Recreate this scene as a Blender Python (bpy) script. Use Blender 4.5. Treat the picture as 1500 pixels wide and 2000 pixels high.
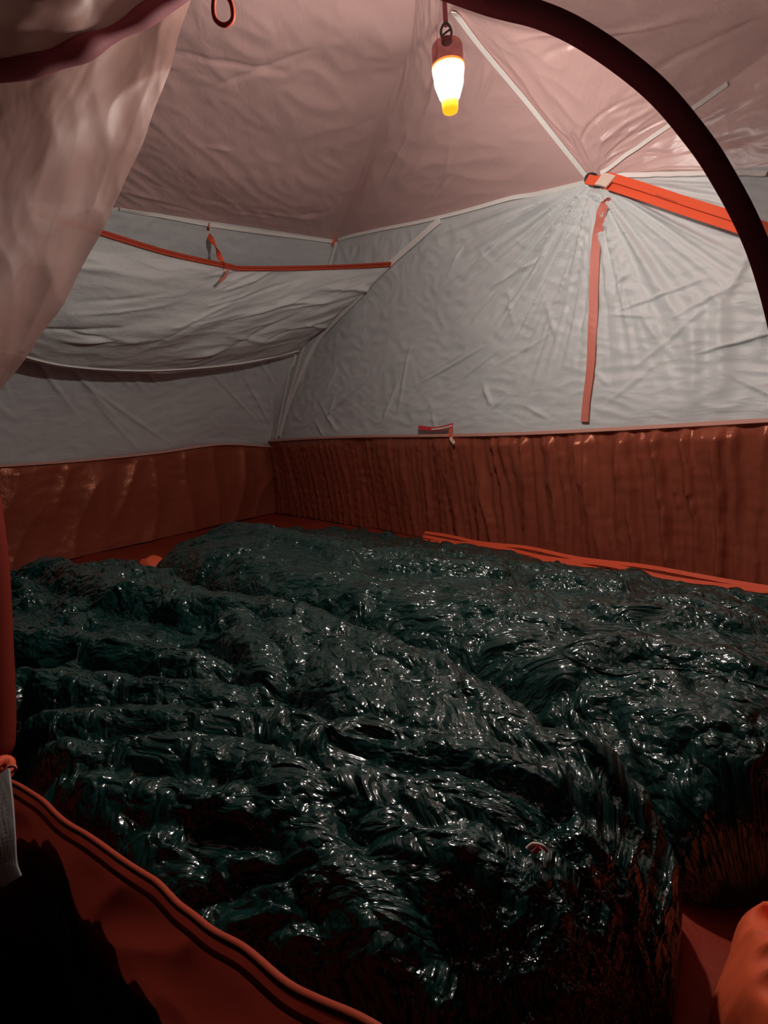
import bpy, bmesh, math, random
import numpy as np
from mathutils import Vector
from mathutils.bvhtree import BVHTree

random.seed(7); rng = np.random.default_rng(7)
scene = bpy.context.scene
for o in list(bpy.data.objects): bpy.data.objects.remove(o)

# ------------------------------------------------------------------ camera
F = 1100.0                      # focal length in pixels of the 1500x2000 frame
S = 0.5 / 0.42                  # working units -> metres
H = 0.42                        # camera height in working units
ROLL = math.atan(0.08)
PITCH = math.atan((1000 - 817) * math.cos(ROLL) / F)
cam_d = bpy.data.cameras.new('camera'); cam = bpy.data.objects.new('camera', cam_d)
scene.collection.objects.link(cam); scene.camera = cam
cam_d.sensor_fit = 'VERTICAL'; cam_d.sensor_height = 32.0; cam_d.sensor_width = 24.0
cam_d.lens = 32.0 * F / 2000.0
cam_d.clip_start = 0.01
from mathutils import Matrix
cam.matrix_world = (Matrix.Translation((0, 0, H * S)) @ Matrix.Rotation(math.pi/2 - PITCH, 4, 'X')
                    @ Matrix.Rotation(-ROLL, 4, 'Z'))

# ------------------------------------------------------------------ world: a moonless night outside
w = bpy.data.worlds.new('night'); scene.world = w; w.use_nodes = True
w.node_tree.nodes['Background'].inputs[0].default_value = (0.5, 0.55, 0.7, 1)
w.node_tree.nodes['Background'].inputs[1].default_value = 0.004
scene.view_settings.view_transform = 'Standard'; scene.view_settings.look = 'None'
scene.view_settings.exposure = 0.0; scene.view_settings.gamma = 1.0
scene.view_settings.use_curve_mapping = False
scene.cycles.max_bounces = 14; scene.cycles.diffuse_bounces = 12
LAMP = 1080.0
DETAIL = True                    # radiance of the lantern's globe

# ------------------------------------------------------------------ measuring helpers
CAM = np.array([0, 0, H])
def ray(px, py):
    x = (px - 750) / F; y = -(py - 1000) / F
    c, s = math.cos(ROLL), math.sin(ROLL)
    x2 = c*x + s*y; y2 = -s*x + c*y
    cp, sp = math.cos(PITCH), math.sin(PITCH)
    v = np.array([x2, cp + sp*y2, -sp + cp*y2])
    return v / v[1]
def at(px, py, depth): return CAM + ray(px, py) * depth
def atz(px, py, z):
    r = ray(px, py); return CAM + r * ((z - H) / r[2])
KC = np.array([-.538, 2.796])                 # floor corner where the two far walls meet
EA = np.array([.61981, -.78475]); EB = np.array([-.78475, -.61981])
def W(a, b, z):                                # along the long wall, across the tent, up
    p = KC + a*EA + b*EB; return np.array([p[0], p[1], z])
def ab(p): q = np.asarray(p)[:2] - KC; return q @ EA, q @ EB

# ------------------------------------------------------------------ noise
_perm = rng.permutation(256); _perm = np.concatenate([_perm, _perm, _perm])
_ang = rng.random(256) * 2*np.pi; _g = np.stack([np.cos(_ang), np.sin(_ang)], -1)
def perlin(x, y, seed=0):
    x = np.asarray(x, float) + seed*17.31; y = np.asarray(y, float) + seed*9.77
    xi = np.floor(x).astype(int); yi = np.floor(y).astype(int); xf = x - xi; yf = y - yi
    u = xf**3*(xf*(xf*6-15)+10); v = yf**3*(yf*(yf*6-15)+10)
    def gr(i, j, dx, dy):
        g = _g[_perm[(_perm[i & 255] + j) & 255]]; return g[..., 0]*dx + g[..., 1]*dy
    a = gr(xi, yi, xf, yf); b = gr(xi+1, yi, xf-1, yf); c = gr(xi, yi+1, xf, yf-1); d = gr(xi+1, yi+1, xf-1, yf-1)
    return (a + u*(b-a) + v*(c-a) + u*v*(a-b-c+d)) * 1.5
def ridged(x, y, seed=0): return 1 - 2*np.abs(perlin(x, y, seed))
def crease_field(U, V, segs):
    """thin straight creases; segs: (u0,v0,u1,v1,width,amp)"""
    D = np.zeros_like(U)
    for u0, v0, u1, v1, wd, am in segs:
        du, dv = u1-u0, v1-v0; L2 = du*du + dv*dv + 1e-9
        t = ((U-u0)*du + (V-v0)*dv) / L2; tc = np.clip(t, 0, 1)
        d = np.hypot(U-u0-tc*du, V-v0-tc*dv)
        D += am*np.exp(-(d/wd)**2) * (0.25 + np.sin(np.pi*tc))
    return D

# ------------------------------------------------------------------ object helpers
COL = scene.collection
def tag(o, label=None, cat=None, group=None, kind=None):
    if label: o['label'] = label
    if cat: o['category'] = cat
    if group: o['group'] = group
    if kind: o['kind'] = kind
    return o
def mesh_obj(name, verts, faces, m, parent=None, smooth=True, uvs=None):
    me = bpy.data.meshes.new(name)
    me.from_pydata([tuple(v) for v in np.asarray(verts, float)*S], [], faces); me.update()
    if smooth: me.polygons.foreach_set('use_smooth', [True]*len(me.polygons))
    if uvs is not None:
        uvl = me.uv_layers.new(name='UVMap'); li = np.zeros(len(me.loops), int); me.loops.foreach_get('vertex_index', li)
        uvl.data.foreach_set('uv', np.asarray(uvs, float)[li].ravel())
    o = bpy.data.objects.new(name, me); COL.objects.link(o)
    if m: me.materials.append(m)
    if parent: o.parent = parent
    return o
def empty(name, loc=(0, 0, 0)):
    o = bpy.data.objects.new(name, None); o.empty_display_size = .05; COL.objects.link(o); o.location = np.asarray(loc)*S
    return o
def put(o, parent):                           # parent keeping the world place
    o.parent = parent; o.matrix_parent_inverse = Matrix.Translation(-Vector(parent.location)); return o
def gfaces(nu, nv, wrap=False):
    i = np.arange(nu-1)[:, None]; j = np.arange(nv if wrap else nv-1)[None, :]; j2 = (j+1) % nv
    return np.stack([i*nv+j, (i+1)*nv+j, (i+1)*nv+j2, i*nv+j2], -1).reshape(-1, 4).tolist()
def normals(P):
    du = np.gradient(P, axis=0); dv = np.gradient(P, axis=1)
    n = np.cross(du, dv); n /= np.linalg.norm(n, axis=-1, keepdims=True) + 1e-12
    return n
def metric(P):
    du = np.linalg.norm(np.diff(P, axis=0), axis=-1); dv = np.linalg.norm(np.diff(P, axis=1), axis=-1)
    U = np.concatenate([[0], np.cumsum(du.mean(1))]); V = np.concatenate([[0], np.cumsum(dv.mean(0))])
    return np.repeat(U[:, None], len(V), 1), np.repeat(V[None], len(U), 0)
def sheet(name, P, m, parent=None, disp=None, thick=0.0):
    """a cloth sheet from a grid of points; disp pushes along the normal that faces the camera side"""
    P = np.asarray(P, float); U, V = metric(P); n = normals(P)
    c = P.reshape(-1, 3).mean(0)
    if ((np.array([.15, 1.0, .5]) - c) * n.reshape(-1, 3).mean(0)).sum() < 0: n = -n
    if disp is not None: P = P + n * disp(U, V)[..., None]
    return mesh_obj(name, P.reshape(-1, 3), gfaces(*P.shape[:2]), m, parent,
                    uvs=np.stack([U, V], -1).reshape(-1, 2)*S)
def catmull(pts, n):
    P = np.asarray(pts, float); P = np.vstack([2*P[0]-P[1], P, 2*P[-1]-P[-2]])
    t = np.linspace(0, len(P)-3-1e-9, n); i = t.astype(int); f = (t - i)[:, None]
    p0, p1, p2, p3 = P[i], P[i+1], P[i+2], P[i+3]
    return .5*((2*p1) + (-p0+p2)*f + (2*p0-5*p1+4*p2-p3)*f*f + (-p0+3*p1-3*p2+p3)*f**3)
def ribbon(name, C, N, width, thick, m, parent=None, twist=None):
    """a flat tape with real thickness along curve C whose face looks along N"""
    C = np.asarray(C, float); N = np.broadcast_to(np.asarray(N, float), C.shape)
    T = np.gradient(C, axis=0); T /= np.linalg.norm(T, axis=1, keepdims=True)
    B = np.cross(T, N); B /= np.linalg.norm(B, axis=1, keepdims=True); N2 = np.cross(B, T)
    if twist is not None:
        c, s = np.cos(twist)[:, None], np.sin(twist)[:, None]; B, N2 = c*B + s*N2, c*N2 - s*B
    wd = np.broadcast_to(np.asarray(width, float), (len(C),))[:, None]/2
    ring = np.stack([C-B*wd-N2*thick/2, C+B*wd-N2*thick/2, C+B*wd+N2*thick/2, C-B*wd+N2*thick/2], 1)
    f = gfaces(len(C), 4, True); k = (len(C)-1)*4
    f += [[3, 2, 1, 0], [k, k+1, k+2, k+3]]
    U = np.concatenate([[0], np.cumsum(np.linalg.norm(np.diff(C, axis=0), axis=1))])
    uv = np.stack([np.repeat(U, 4), np.tile([0, .01, .01, 0], len(C))], -1)
    return mesh_obj(name, ring.reshape(-1, 3), f, m, parent, smooth=False, uvs=uv*S)
def tube(name, C, r, m, parent=None, seg=10, closed=False):
    C = np.asarray(C, float); n = len(C)
    T = (np.roll(C, -1, 0) - np.roll(C, 1, 0)) if closed else np.gradient(C, axis=0)
    T /= np.linalg.norm(T, axis=1, keepdims=True) + 1e-12
    up = np.array([.31, .17, .93]); B = np.cross(T, up); B /= np.linalg.norm(B, axis=1, keepdims=True); N = np.cross(B, T)
    rr = np.broadcast_to(np.asarray(r, float), (n,))[:, None, None]; th = np.linspace(0, 2*np.pi, seg, False)
    R = C[:, None] + rr*(np.cos(th)[None, :, None]*B[:, None] + np.sin(th)[None, :, None]*N[:, None])
    if closed:
        R = np.concatenate([R, R[:1]]); f = gfaces(n+1, seg, True)
    else:
        f = gfaces(n, seg, True) + [list(range(seg))[::-1], [(n-1)*seg+i for i in range(seg)]]
    return mesh_obj(name, R.reshape(-1, 3), f, m, parent)
def bvh(objs):
    vs, fs = [], []
    for o in objs:
        k = len(vs); vs += [v.co/S for v in o.data.vertices]; fs += [[i+k for i in p.vertices] for p in o.data.polygons]
    return BVHTree.FromPolygons(vs, fs)
def cast(tree, px, py):
    for ex, ey in ((0, 0), (0, 3), (0, -3), (3, 0), (-3, 0), (0, 7), (0, -7), (7, 7), (-7, 7), (0, 12), (0, -12)):   # a seam may fall in a hairline gap
        r = Vector(ray(px+ex, py+ey)).normalized(); loc, nor, _, _ = tree.ray_cast(Vector(CAM), r)
        if loc is not None: break
    if loc is None: return None
    if nor.dot(r) > 0: nor = -nor
    return np.array(loc), np.array(nor)
def tape_on(name, tree, pix, width, m, parent, off=.008, thick=.002, n=40):
    """a seam tape sewn along a surface: measured points are dropped onto the cloth"""
    C, N = [], []
    for p in catmull(pix, n):
        h = cast(tree, *p)
        if h: C.append(h[0] + h[1]*off); N.append(h[1])
    C = np.array(C); N = np.array(N)
    for _ in range(3):
        C[1:-1] = (C[:-2]+2*C[1:-1]+C[2:])/4; N[1:-1] = (N[:-2]+N[1:-1]+N[2:])/3
    return ribbon(name, C, N, width, thick, m, parent)

# ------------------------------------------------------------------ materials
def fabric(name, col, rough=.5, spec=.5, bumps=(), transl=0.0, clear=0.0, col2=None, cscale=30, sheen=0.0, coat=0.0, stint=None):
    m = bpy.data.materials.new(name); m.use_nodes = True; nt = m.node_tree; N = nt.nodes; L = nt.links
    p = N['Principled BSDF']; out = N['Material Output']
    p.inputs['Base Color'].default_value = (*col, 1); p.inputs['Roughness'].default_value = rough
    p.inputs['Specular IOR Level'].default_value = spec
    if stint: p.inputs['Specular Tint'].default_value = (*stint, 1)
    if sheen: p.inputs['Sheen Weight'].default_value = sheen; p.inputs['Sheen Roughness'].default_value = .4
    if coat: p.inputs['Coat Weight'].default_value = coat; p.inputs['Coat Roughness'].default_value = .15
    uv = N.new('ShaderNodeUVMap')
    if col2:
        nz = N.new('ShaderNodeTexNoise'); nz.inputs['Scale'].default_value = cscale; nz.inputs['Detail'].default_value = 4
        L.new(uv.outputs[0], nz.inputs['Vector'])
        mx = N.new('ShaderNodeMix'); mx.data_type = 'RGBA'; mx.inputs[6].default_value = (*col, 1); mx.inputs[7].default_value = (*col2, 1)
        L.new(nz.outputs['Fac'], mx.inputs[0]); L.new(mx.outputs[2], p.inputs['Base Color'])
    prev = None
    for kind, scale, stretch, rot, strength, dist in bumps:
        mp = N.new('ShaderNodeMapping'); mp.inputs['Scale'].default_value = (scale*stretch, scale, scale); mp.inputs['Rotation'].default_value = (0, 0, rot)
        L.new(uv.outputs[0], mp.inputs['Vector'])
        if kind == 'noise':
            t = N.new('ShaderNodeTexNoise'); t.inputs['Scale'].default_value = 1; t.inputs['Detail'].default_value = 3; o = t.outputs['Fac']
            t.inputs['Distortion'].default_value = .6
        elif kind == 'ridge':
            t = N.new('ShaderNodeTexNoise'); t.noise_type = 'RIDGED_MULTIFRACTAL'; t.inputs['Scale'].default_value = 1; t.inputs['Detail'].default_value = 2; o = t.outputs['Fac']
            t.inputs['Distortion'].default_value = .4
        else:                                  # crumpled foil: flat facets meeting in sharp edges
            t = N.new('ShaderNodeTexVoronoi'); t.feature = 'DISTANCE_TO_EDGE'; t.voronoi_dimensions = '2D'; t.inputs['Scale'].default_value = 1; o = t.outputs['Distance']
        if kind == 'foil':
            wn = N.new('ShaderNodeTexNoise'); wn.inputs['Scale'].default_value = .8; wn.inputs['Detail'].default_value = 2
            L.new(mp.outputs[0], wn.inputs['Vector'])
            wm = N.new('ShaderNodeVectorMath'); wm.operation = 'MULTIPLY_ADD'; wm.inputs[1].default_value = (1.6, 1.6, 0)
            L.new(wn.outputs['Color'], wm.inputs[0]); L.new(mp.outputs[0], wm.inputs[2]); L.new(wm.outputs[0], t.inputs['Vector'])
        else: L.new(mp.outputs[0], t.inputs['Vector'])
        b = N.new('ShaderNodeBump'); b.inputs['Strength'].default_value = strength; b.inputs['Distance'].default_value = dist
        L.new(o, b.inputs['Height'])
        if prev: L.new(prev, b.inputs['Normal'])
        prev = b.outputs[0]
    if prev:
        L.new(prev, p.inputs['Normal'])
        if coat: L.new(prev, p.inputs['Coat Normal'])
    sh = p.outputs[0]
    if transl:
        t = N.new('ShaderNodeBsdfTranslucent'); t.inputs[0].default_value = (*col, 1)
        mx = N.new('ShaderNodeMixShader'); mx.inputs[0].default_value = transl
        L.new(sh, mx.inputs[1]); L.new(t.outputs[0], mx.inputs[2]); sh = mx.outputs[0]
    if clear:
        t = N.new('ShaderNodeBsdfTransparent')
        mx = N.new('ShaderNodeMixShader'); mx.inputs[0].default_value = clear
        L.new(sh, mx.inputs[1]); L.new(t.outputs[0], mx.inputs[2]); sh = mx.outputs[0]
    L.new(sh, out.inputs['Surface'])
    return m
def glow(name, col, strength):
    m = bpy.data.materials.new(name); m.use_nodes = True; p = m.node_tree.nodes['Principled BSDF']
    p.inputs['Base Color'].default_value = (*col, 1); p.inputs['Emission Color'].default_value = (*col, 1); p.inputs['Emission Strength'].default_value = strength
    return m

M_roof = fabric('canopy_nylon_warm', (.62, .40, .375), .36, .5,
                [('noise', 22, .5, .5, .35, .01), ('ridge', 60, .6, 1.1, .12, .004)], col2=(.58, .38, .36))
M_wall = fabric('canopy_nylon_grey', (.62, .635, .635), .45, .3,
                [('noise', 18, .6, .6, .4, .01), ('ridge', 45, .5, 1.0, .22, .004)], col2=(.585, .60, .60))
M_pocket = fabric('pocket_nylon', (.70, .71, .70), .45, .3, [('noise', 30, .7, .3, .5, .008), ('ridge', 35, .5, .9, .3, .005)])
M_tub = fabric('tub_nylon_rust', (.24, .055, .031), .33, .9, [('noise', 40, 1.5, 0, .25, .006), ('ridge', 70, .8, .7, .15, .003)], col2=(.29, .07, .04), stint=(1, .42, .26))
M_floor = fabric('floor_nylon_red', (.28, .034, .017), .55, .15, [('noise', 30, 1, .4, .5, .008), ('ridge', 50, .7, 1.2, .2, .004)])
M_orange = fabric('orange_tape', (.80, .11, .045), .55, .2, [('noise', 300, 1, 0, .3, .001)])
M_orange_fade = fabric('orange_tape_behind_nylon', (.66, .20, .15), .5, .3)
M_white = fabric('white_seam_tape', (.85, .82, .78), .6, .3, [('noise', 300, 1, 0, .3, .001)])
M_pinkpipe = fabric('pink_seam_binding', (.62, .30, .24), .6, .3)
M_rust = fabric('rust_binding', (.48, .07, .035), .6, .15, [('ridge', 120, .3, 0, .4, .002)])
M_darkzip = fabric('dark_maroon_zip', (.42, .16, .18), .6, .3, [('noise', 300, 1, 0, .4, .001)], transl=.5)
M_mesh = fabric('mesh_door_fabric', (.44, .25, .21), .5, .5,
                [('noise', 12, .5, .4, .4, .012), ('ridge', 35, .5, .8, .25, .004)], transl=.45, clear=.10)
M_meshside = fabric('mesh_panel_fabric', (.40, .24, .21), .36, .7,
                [('noise', 16, .35, 1.2, .7, .012), ('ridge', 70, .4, 1.1, .5, .004)], transl=.2, clear=.35)
M_redthin = fabric('thin_red_nylon', (.26, .03, .018), .55, .15, [('noise', 20, .4, .3, .5, .01)], transl=.25)
M_sill = fabric('sill_red_nylon', (.40, .05, .03), .5, .2, [('noise', 22, .4, .3, .5, .01), ('ridge', 40, .5, .8, .3, .004)], transl=.4)
M_bag = fabric('green_sleeping_bag_nylon', (.006, .036, .030), .2, .5,
               [('foil', 18, .7, .35, .9, .013), ('foil', 46, .8, 1.0, .9, .0065), ('foil', 105, .9, .2, .6, .0025)], coat=.5)
M_black = fabric('black_plastic', (.02, .018, .02), .4, .5)
M_grey = fabric('grey_webbing', (.62, .58, .56), .7, .3, [('noise', 400, .2, 0, .6, .001)], transl=.5)
M_red = fabric('red_tag', (.6, .04, .05), .5, .4)
M_cream = fabric('cream_patch', (.75, .6, .5), .6, .3)

# ================================================================== SETTING
HUB = at(1160, 350, 1.40)
P1 = at(655, 468, 2.24)
Q = at(225, 405, 1.74)
T = np.array([.135, .86, 1.36])
CEND = np.array([.93, 1.02, 1.10])
DEND = np.array([1.02, .90, .74])
ZT = .355
# ---- floor
fl = np.array([[W(-.10, -.06, 0), W(.15, 1.33, 0)], [W(3.1, -.06, 0), W(3.1, 1.27, 0)]])
nu, nv = 220, 110
u = np.linspace(0, 1, nu)[:, None, None]; v = np.linspace(0, 1, nv)[None, :, None]
P = (1-u)*(1-v)*fl[0, 0] + (1-u)*v*fl[0, 1] + u*(1-v)*fl[1, 0] + u*v*fl[1, 1]
floor = sheet('floor', P, M_floor, None, lambda U, V: .006*perlin(U*7, V*7, 3) + .003*ridged(U*16, V*16, 4) - .006)
tag(floor, 'rust red nylon tent floor', None, None, 'structure')

# ---- dark ground outside the doorway
gx, gy = np.meshgrid(np.linspace(-.5, 4, 60), np.linspace(1.2, 3, 40), indexing='ij')
P = KC + gx[..., None]*EA + gy[..., None]*EB
P = np.concatenate([P, (-.02 + .012*perlin(gx*6, gy*6, 2) - .008)[..., None]], -1)
M_soil = fabric('night_soil', (.03, .022, .018), .9, .2, [('noise', 40, 1, 0, .8, .01)], col2=(.015, .014, .012))
tag(sheet('ground', P, M_soil), 'dark ground outside the tent door', None, None, 'structure')

# ---- long wall: rust tub below, grey canopy above
a_bot = np.linspace(0, 3.0, 420)
wall_r = empty('wall_right', W(1.5, 0, 0)); tag(wall_r, 'long tent wall, rust tub below grey canopy', None, None, 'structure')
nz_ = 60
zz = np.linspace(0, 1, nz_)
seam_r = np.array([W(a, .012 + .006*math.sin(a*5), ZT + .006*math.sin(a*3.1)) for a in a_bot])
base_r = np.array([W(a, 0, .0) for a in a_bot])
P = base_r[:, None]*(1-zz)[None, :, None] + seam_r[:, None]*zz[None, :, None]
def pleats(U, V):
    sl = U + .10*V*(1.2 - .4*U) + .006*perlin(U*9, V*14, 11)
    amp = .25 + .75*np.clip((U-.9)/.7, 0, 1)
    r = np.maximum(0, ridged(sl*17, V*1.0, 12))**2*.026 + np.maximum(0, ridged(sl*36, V*1.5, 13))**1.6*.015
    return (r*amp + .012*perlin(U*4, V*3, 14) + .003*ridged(U*22, V*30, 15)*(1-amp*.6))*np.clip((V.max()-V)/.03, 0, 1)
tub_r = put(sheet('tub_panel', P, M_tub, None, pleats), wall_r)
# canopy part, ruled between the tub seam and the roof edge, all creases running out of the pole hub
top = []
sh = .585
for s in np.linspace(0, 1, len(a_bot)):
    top.append(P1 + (HUB-P1)*(s/sh) if s < sh else HUB + (DEND-HUB)*((s-sh)/(1-sh)))
top = np.array(top)
nz2 = 190; zz = np.linspace(0, 1, nz2); zr_ = zz
P = seam_r[:, None]*(1-zz)[None, :, None] + top[:, None]*zz[None, :, None]
bow = np.sin(np.pi*zz)[None, :]
Ph = P.copy()
def canopy_r_disp(U, V):
    dh = Ph - HUB; rad = np.linalg.norm(dh, axis=-1)
    e1 = (DEND-P1); e1 /= np.linalg.norm(e1); ang = np.arctan2(dh @ e1, -dh[..., 2])
    fan = np.maximum(0, ridged(ang*7.5, rad*.7, 21))**2*.018*np.exp(-(rad/.34)**2)
    fan += np.maximum(0, ridged(ang*15, rad*1.1, 24))**2*.010*np.exp(-((rad-.15)/.28)**2)
    r2 = np.random.default_rng(5); segs = []
    for _ in range(70):
        x, y = r2.uniform(.3, 2.6), r2.uniform(.05, .55); th = r2.normal(.9, .45)*(1 if r2.random() < .8 else -1); L_ = r2.uniform(.05, .28)
        segs.append((x, y, x+L_*math.cos(th), y+L_*math.sin(th), r2.uniform(.003, .006), r2.uniform(.0035, .008)))
    x0 = 1.72                                  # loose vertical folds beside the fly zip
    for k in range(16):
        x = x0 + r2.uniform(-.15, .75); segs.append((x, .02, x+r2.uniform(-.05, .05), r2.uniform(.25, .5), r2.uniform(.01, .022), r2.uniform(.009, .018)))
    return np.clip(U/.12, 0, 1)*(-.02*bow) + np.clip(U/.06, 0, 1)*np.clip(V/.03, 0, 1)*np.clip((1-zr_[None])/.05, 0, 1)*(fan + crease_field(U, V, segs) + .006*perlin(U*5, V*5, 22) + .0022*ridged(U*17+V*9, V*24, 23))
can_r = put(sheet('canopy_panel', P, M_wall, None, canopy_r_disp), wall_r)

# ---- end wall
seam_px = [(545, 862), (528, 872), (430, 868), (300, 885), (150, 900), (0, 910), (-150, 918), (-300, 930)]
mN = np.array([.76, -.65]); mN /= np.linalg.norm(mN); mD = KC @ mN
def on_end(px, py, inset=.015):
    r = ray(px, py); return CAM + r*((mD + inset)/(r[:2] @ mN))
wall_l = empty('wall_left', on_end(200, 1080, .0)*[1, 1, 0]); tag(wall_l, 'end wall of the tent, rust tub below grey canopy', None, None, 'structure')
sl_pts = [on_end(*p) for p in seam_px]; sl_pts[0] = seam_r[0]
seam_l = catmull(sl_pts, 300)
base_l = seam_l.copy(); base_l[:, 2] = 0
base_l[:, :2] -= (base_l[:, :2] @ mN - mD)[:, None]*mN
base_l[:6, :2] += (KC - base_l[0, :2])*np.linspace(1, 0, 6)[:, None]
zz = np.linspace(0, 1, 60)
P = base_l[:, None]*(1-zz)[None, :, None] + seam_l[:, None]*zz[None, :, None]
def tub_l_disp(U, V):
    sl = U + .35*V
    return np.clip((V.max()-V)/.03, 0, 1)*np.clip(U/.05, 0, 1)*(.016*perlin(U*5, V*4, 31) + np.maximum(0, ridged(sl*7, V*2, 32))**2*.010 + .0012*ridged(U*22, V*22, 33) + .02*np.exp(-((U-.10)/.035)**2)*V/.36)
tub_l = put(sheet('tub_panel', P, M_tub, None, tub_l_disp), wall_l)
Q2 = Q + (Q-P1)*.9 + np.array([0, 0, -.05])
tl = np.array([P1 + (Q-P1)*min(t, 1) + (Q2-Q)*max(0, t-1) for t in np.linspace(0, 1.8, 300)])
zz = np.linspace(0, 1, 150); bow_l = np.sin(np.pi*zz)[None, :]
P = seam_l[:, None]*(1-zz)[None, :, None] + tl[:, None]*zz[None, :, None]
def can_l_disp(U, V):
    r2 = np.random.default_rng(9); segs = []
    for _ in range(42):                        # long diagonal tension creases
        x, y = r2.uniform(.05, 2.0), r2.uniform(.0, .35); th = r2.normal(2.2, .16); L_ = r2.uniform(.15, .5)
        segs.append((x, y, x-L_*math.cos(th), y+L_*math.sin(th), r2.uniform(.004, .009), r2.uniform(.003, .007)))
    return np.clip(U/.12, 0, 1)*np.clip(V/.03, 0, 1)*np.clip((V.max()-V)/.03, 0, 1)*(-.06*bow_l + crease_field(U, V, segs) + .008*perlin(U*4, V*4, 41) + .002*ridged(U*15, V*19, 42))
can_l = put(sheet('canopy_panel', P, M_wall, None, can_l_disp), wall_l)

# ---- roof
ceil = empty('ceiling', np.array([.1, 1.2, 1.0])); tag(ceil, 'warm pinkish grey tent roof of sewn nylon panels', None, None, 'structure')
def qb(p, c, q, n=160):
    t = np.linspace(0, 1, n)[:, None]; return (1-t)**2*p + 2*t*(1-t)*c + t*t*q
cR = 2*at(1022, 180, 1.36) - .5*(HUB+at(890, 20, 1.29))
R1 = qb(HUB, cR, at(890, 20, 1.29), 120); tail = catmull([R1[-2], at(890, 20, 1.29), at(868, -60, 1.18), T], 60)[20:]
Rc = catmull(np.vstack([R1[::12], tail[::8], [T]]), 160)
Lc = catmull([P1, at(690, 380, 2.02), at(725, 285, 1.80), at(775, 150, 1.52), at(810, 20, 1.29), T], 160)
Mc = qb(Q, np.array([-.68, 1.35, 1.22]), np.array([-.55, .80, 1.24]))
Cc = qb(HUB, at(1310, 240, 1.27), CEND); Dc = qb(HUB, at(1400, 343, 1.24), DEND)
def ruled(A, B, n, sag=0.0, sagdir=(0, 0, -1)):
    v = np.linspace(0, 1, n)[None, :, None]
    ln = np.linalg.norm(A-B, axis=1)[:, None, None]
    return A[:, None]*(1-v) + B[:, None]*v + np.sin(np.pi*v)*sag*ln*np.array(sagdir)*np.clip(np.arange(len(A))/40, 0, 1)[:, None, None]
def roof_disp(seed, amp=1.0, th0=.4):
    def f(U, V):
        r2 = np.random.default_rng(seed); segs = []; um, vm = U.max(), V.max()
        for _ in range(34):
            x, y = r2.uniform(0, um), r2.uniform(0, vm); th = r2.normal(th0, .3); L_ = r2.uniform(.08, .35)
            segs.append((x, y, x+L_*math.cos(th), y+L_*math.sin(th), r2.uniform(.004, .010), amp*r2.uniform(-.004, .004)))
        e = np.minimum(1, np.minimum(np.minimum(U, um-U), np.minimum(V, vm-V))/.04)
        return (crease_field(U, V, segs) + .006*perlin(U*4, V*4, seed) + .0025*amp*ridged(U*13+V*6, V*11, seed+1))*e
    return f
roofs = []
for A, B, n, sg, sd, th in [(Mc, Lc, 150, .03, 51, 1.5), (Lc, Rc, 150, .03, 54, .5), (Rc, Cc, 120, .03, 57, .7), (Cc, Dc, 60, .02, 60, .2)]:
    roofs.append(put(sheet('roof_panel', ruled(A, B, n, sg), M_roof, None, roof_disp(sd, 1.0, th)), ceil))
t_all = bvh([can_r, can_l] + roofs); t_roof = bvh(roofs); t_canr = bvh([can_r]); t_canl = bvh([can_l])
t_tub = bvh([tub_r, tub_l, can_r, can_l])

# seam tapes
put(tape_on('seam_tape', t_all, [(232, 404), (330, 422), (415, 438), (540, 455), (650, 470)], .011, M_white, None), ceil)
put(tape_on('seam_tape', t_all, [(663, 466), (760, 446), (865, 425), (1000, 388), (1080, 368), (1145, 352)], .010, M_white, None), ceil)
put(tape_on('seam_tape', t_roof, [(1148, 340), (1090, 268), (1030, 192), (960, 108), (920, 58), (888, 14)], .011, M_white, None, n=50), ceil)
put(tape_on('seam_tape', t_roof, [(1176, 338), (1230, 297), (1310, 240), (1420, 160)], .0085, M_white, None), ceil)
put(tape_on('seam_tape', t_all, [(1182, 347), (1280, 346), (1390, 345), (1498, 344)], .0105, M_white, None), wall_r)
put(tape_on('seam_tape', t_canr, [(864, 430), (810, 478), (762, 520), (690, 596), (622, 668), (588, 740), (565, 800), (550, 852)], .018, M_white, None, off=.012), wall_r)
put(tape_on('seam_tape', t_canr, [(662, 474), (648, 520), (625, 590), (596, 680), (570, 770), (549, 850)], .013, M_white, None, off=.012), wall_r)
put(tape_on('seam_tape', t_all, [(576, 690), (562, 760), (544, 856)], .010, M_white, None, off=.012), wall_l)
# binding where tub meets canopy
put(ribbon('seam_binding', seam_r[2:] + np.array([EB[0], EB[1], 0])*.012, np.array([EB[0], EB[1], .2]), .0085, .003, M_pinkpipe), wall_r)
put(ribbon('seam_binding', seam_l[2:] + np.array([mN[0], mN[1], 0])*.014, np.array([mN[0], mN[1], .2]), .0085, .003, M_pinkpipe), wall_l)

# pole hub and the orange door zip that hangs from it, fly zip behind the cloth
hubp, hubn = cast(t_all, 1162, 352)
hub = empty('pole_hub', hubp + hubn*.012); tag(hub, 'small black pole hub with orange webbing where the roof seams meet', 'tent hub')
put(tube('hub_ring', [hubp + hubn*.020 + np.array([.012*math.cos(t), 0, .010*math.sin(t)-.006]) for t in np.linspace(0, 2*np.pi, 20, False)], .004, M_black, None, closed=True), hub)
def over(px, py, off, tree=None):
    h = cast(tree or t_all, px, py); r = ray(px, py); return h[0] - r*off
put(ribbon('webbing_tab', [over(1147, 350, .03), over(1160, 350, .034), over(1171, 352, .036)], hubn, .020, .004, M_orange), hub)
zipo = empty('hanging_zip', hubp); tag(zipo, 'bright orange double zip tape stretched from the pole hub across grey canopy', 'zipper')
zc = catmull([over(1184, 352, .04), over(1260, 376, .05), over(1340, 403, .05), over(1430, 432, .05), over(1497, 455, .05), over(1560, 478, .05), DEND + np.array([.03, -.08, -.16])], 48); zn = np.array([-.45, -.8, .3])
up = np.array([.1, 0, 1.0])
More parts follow.
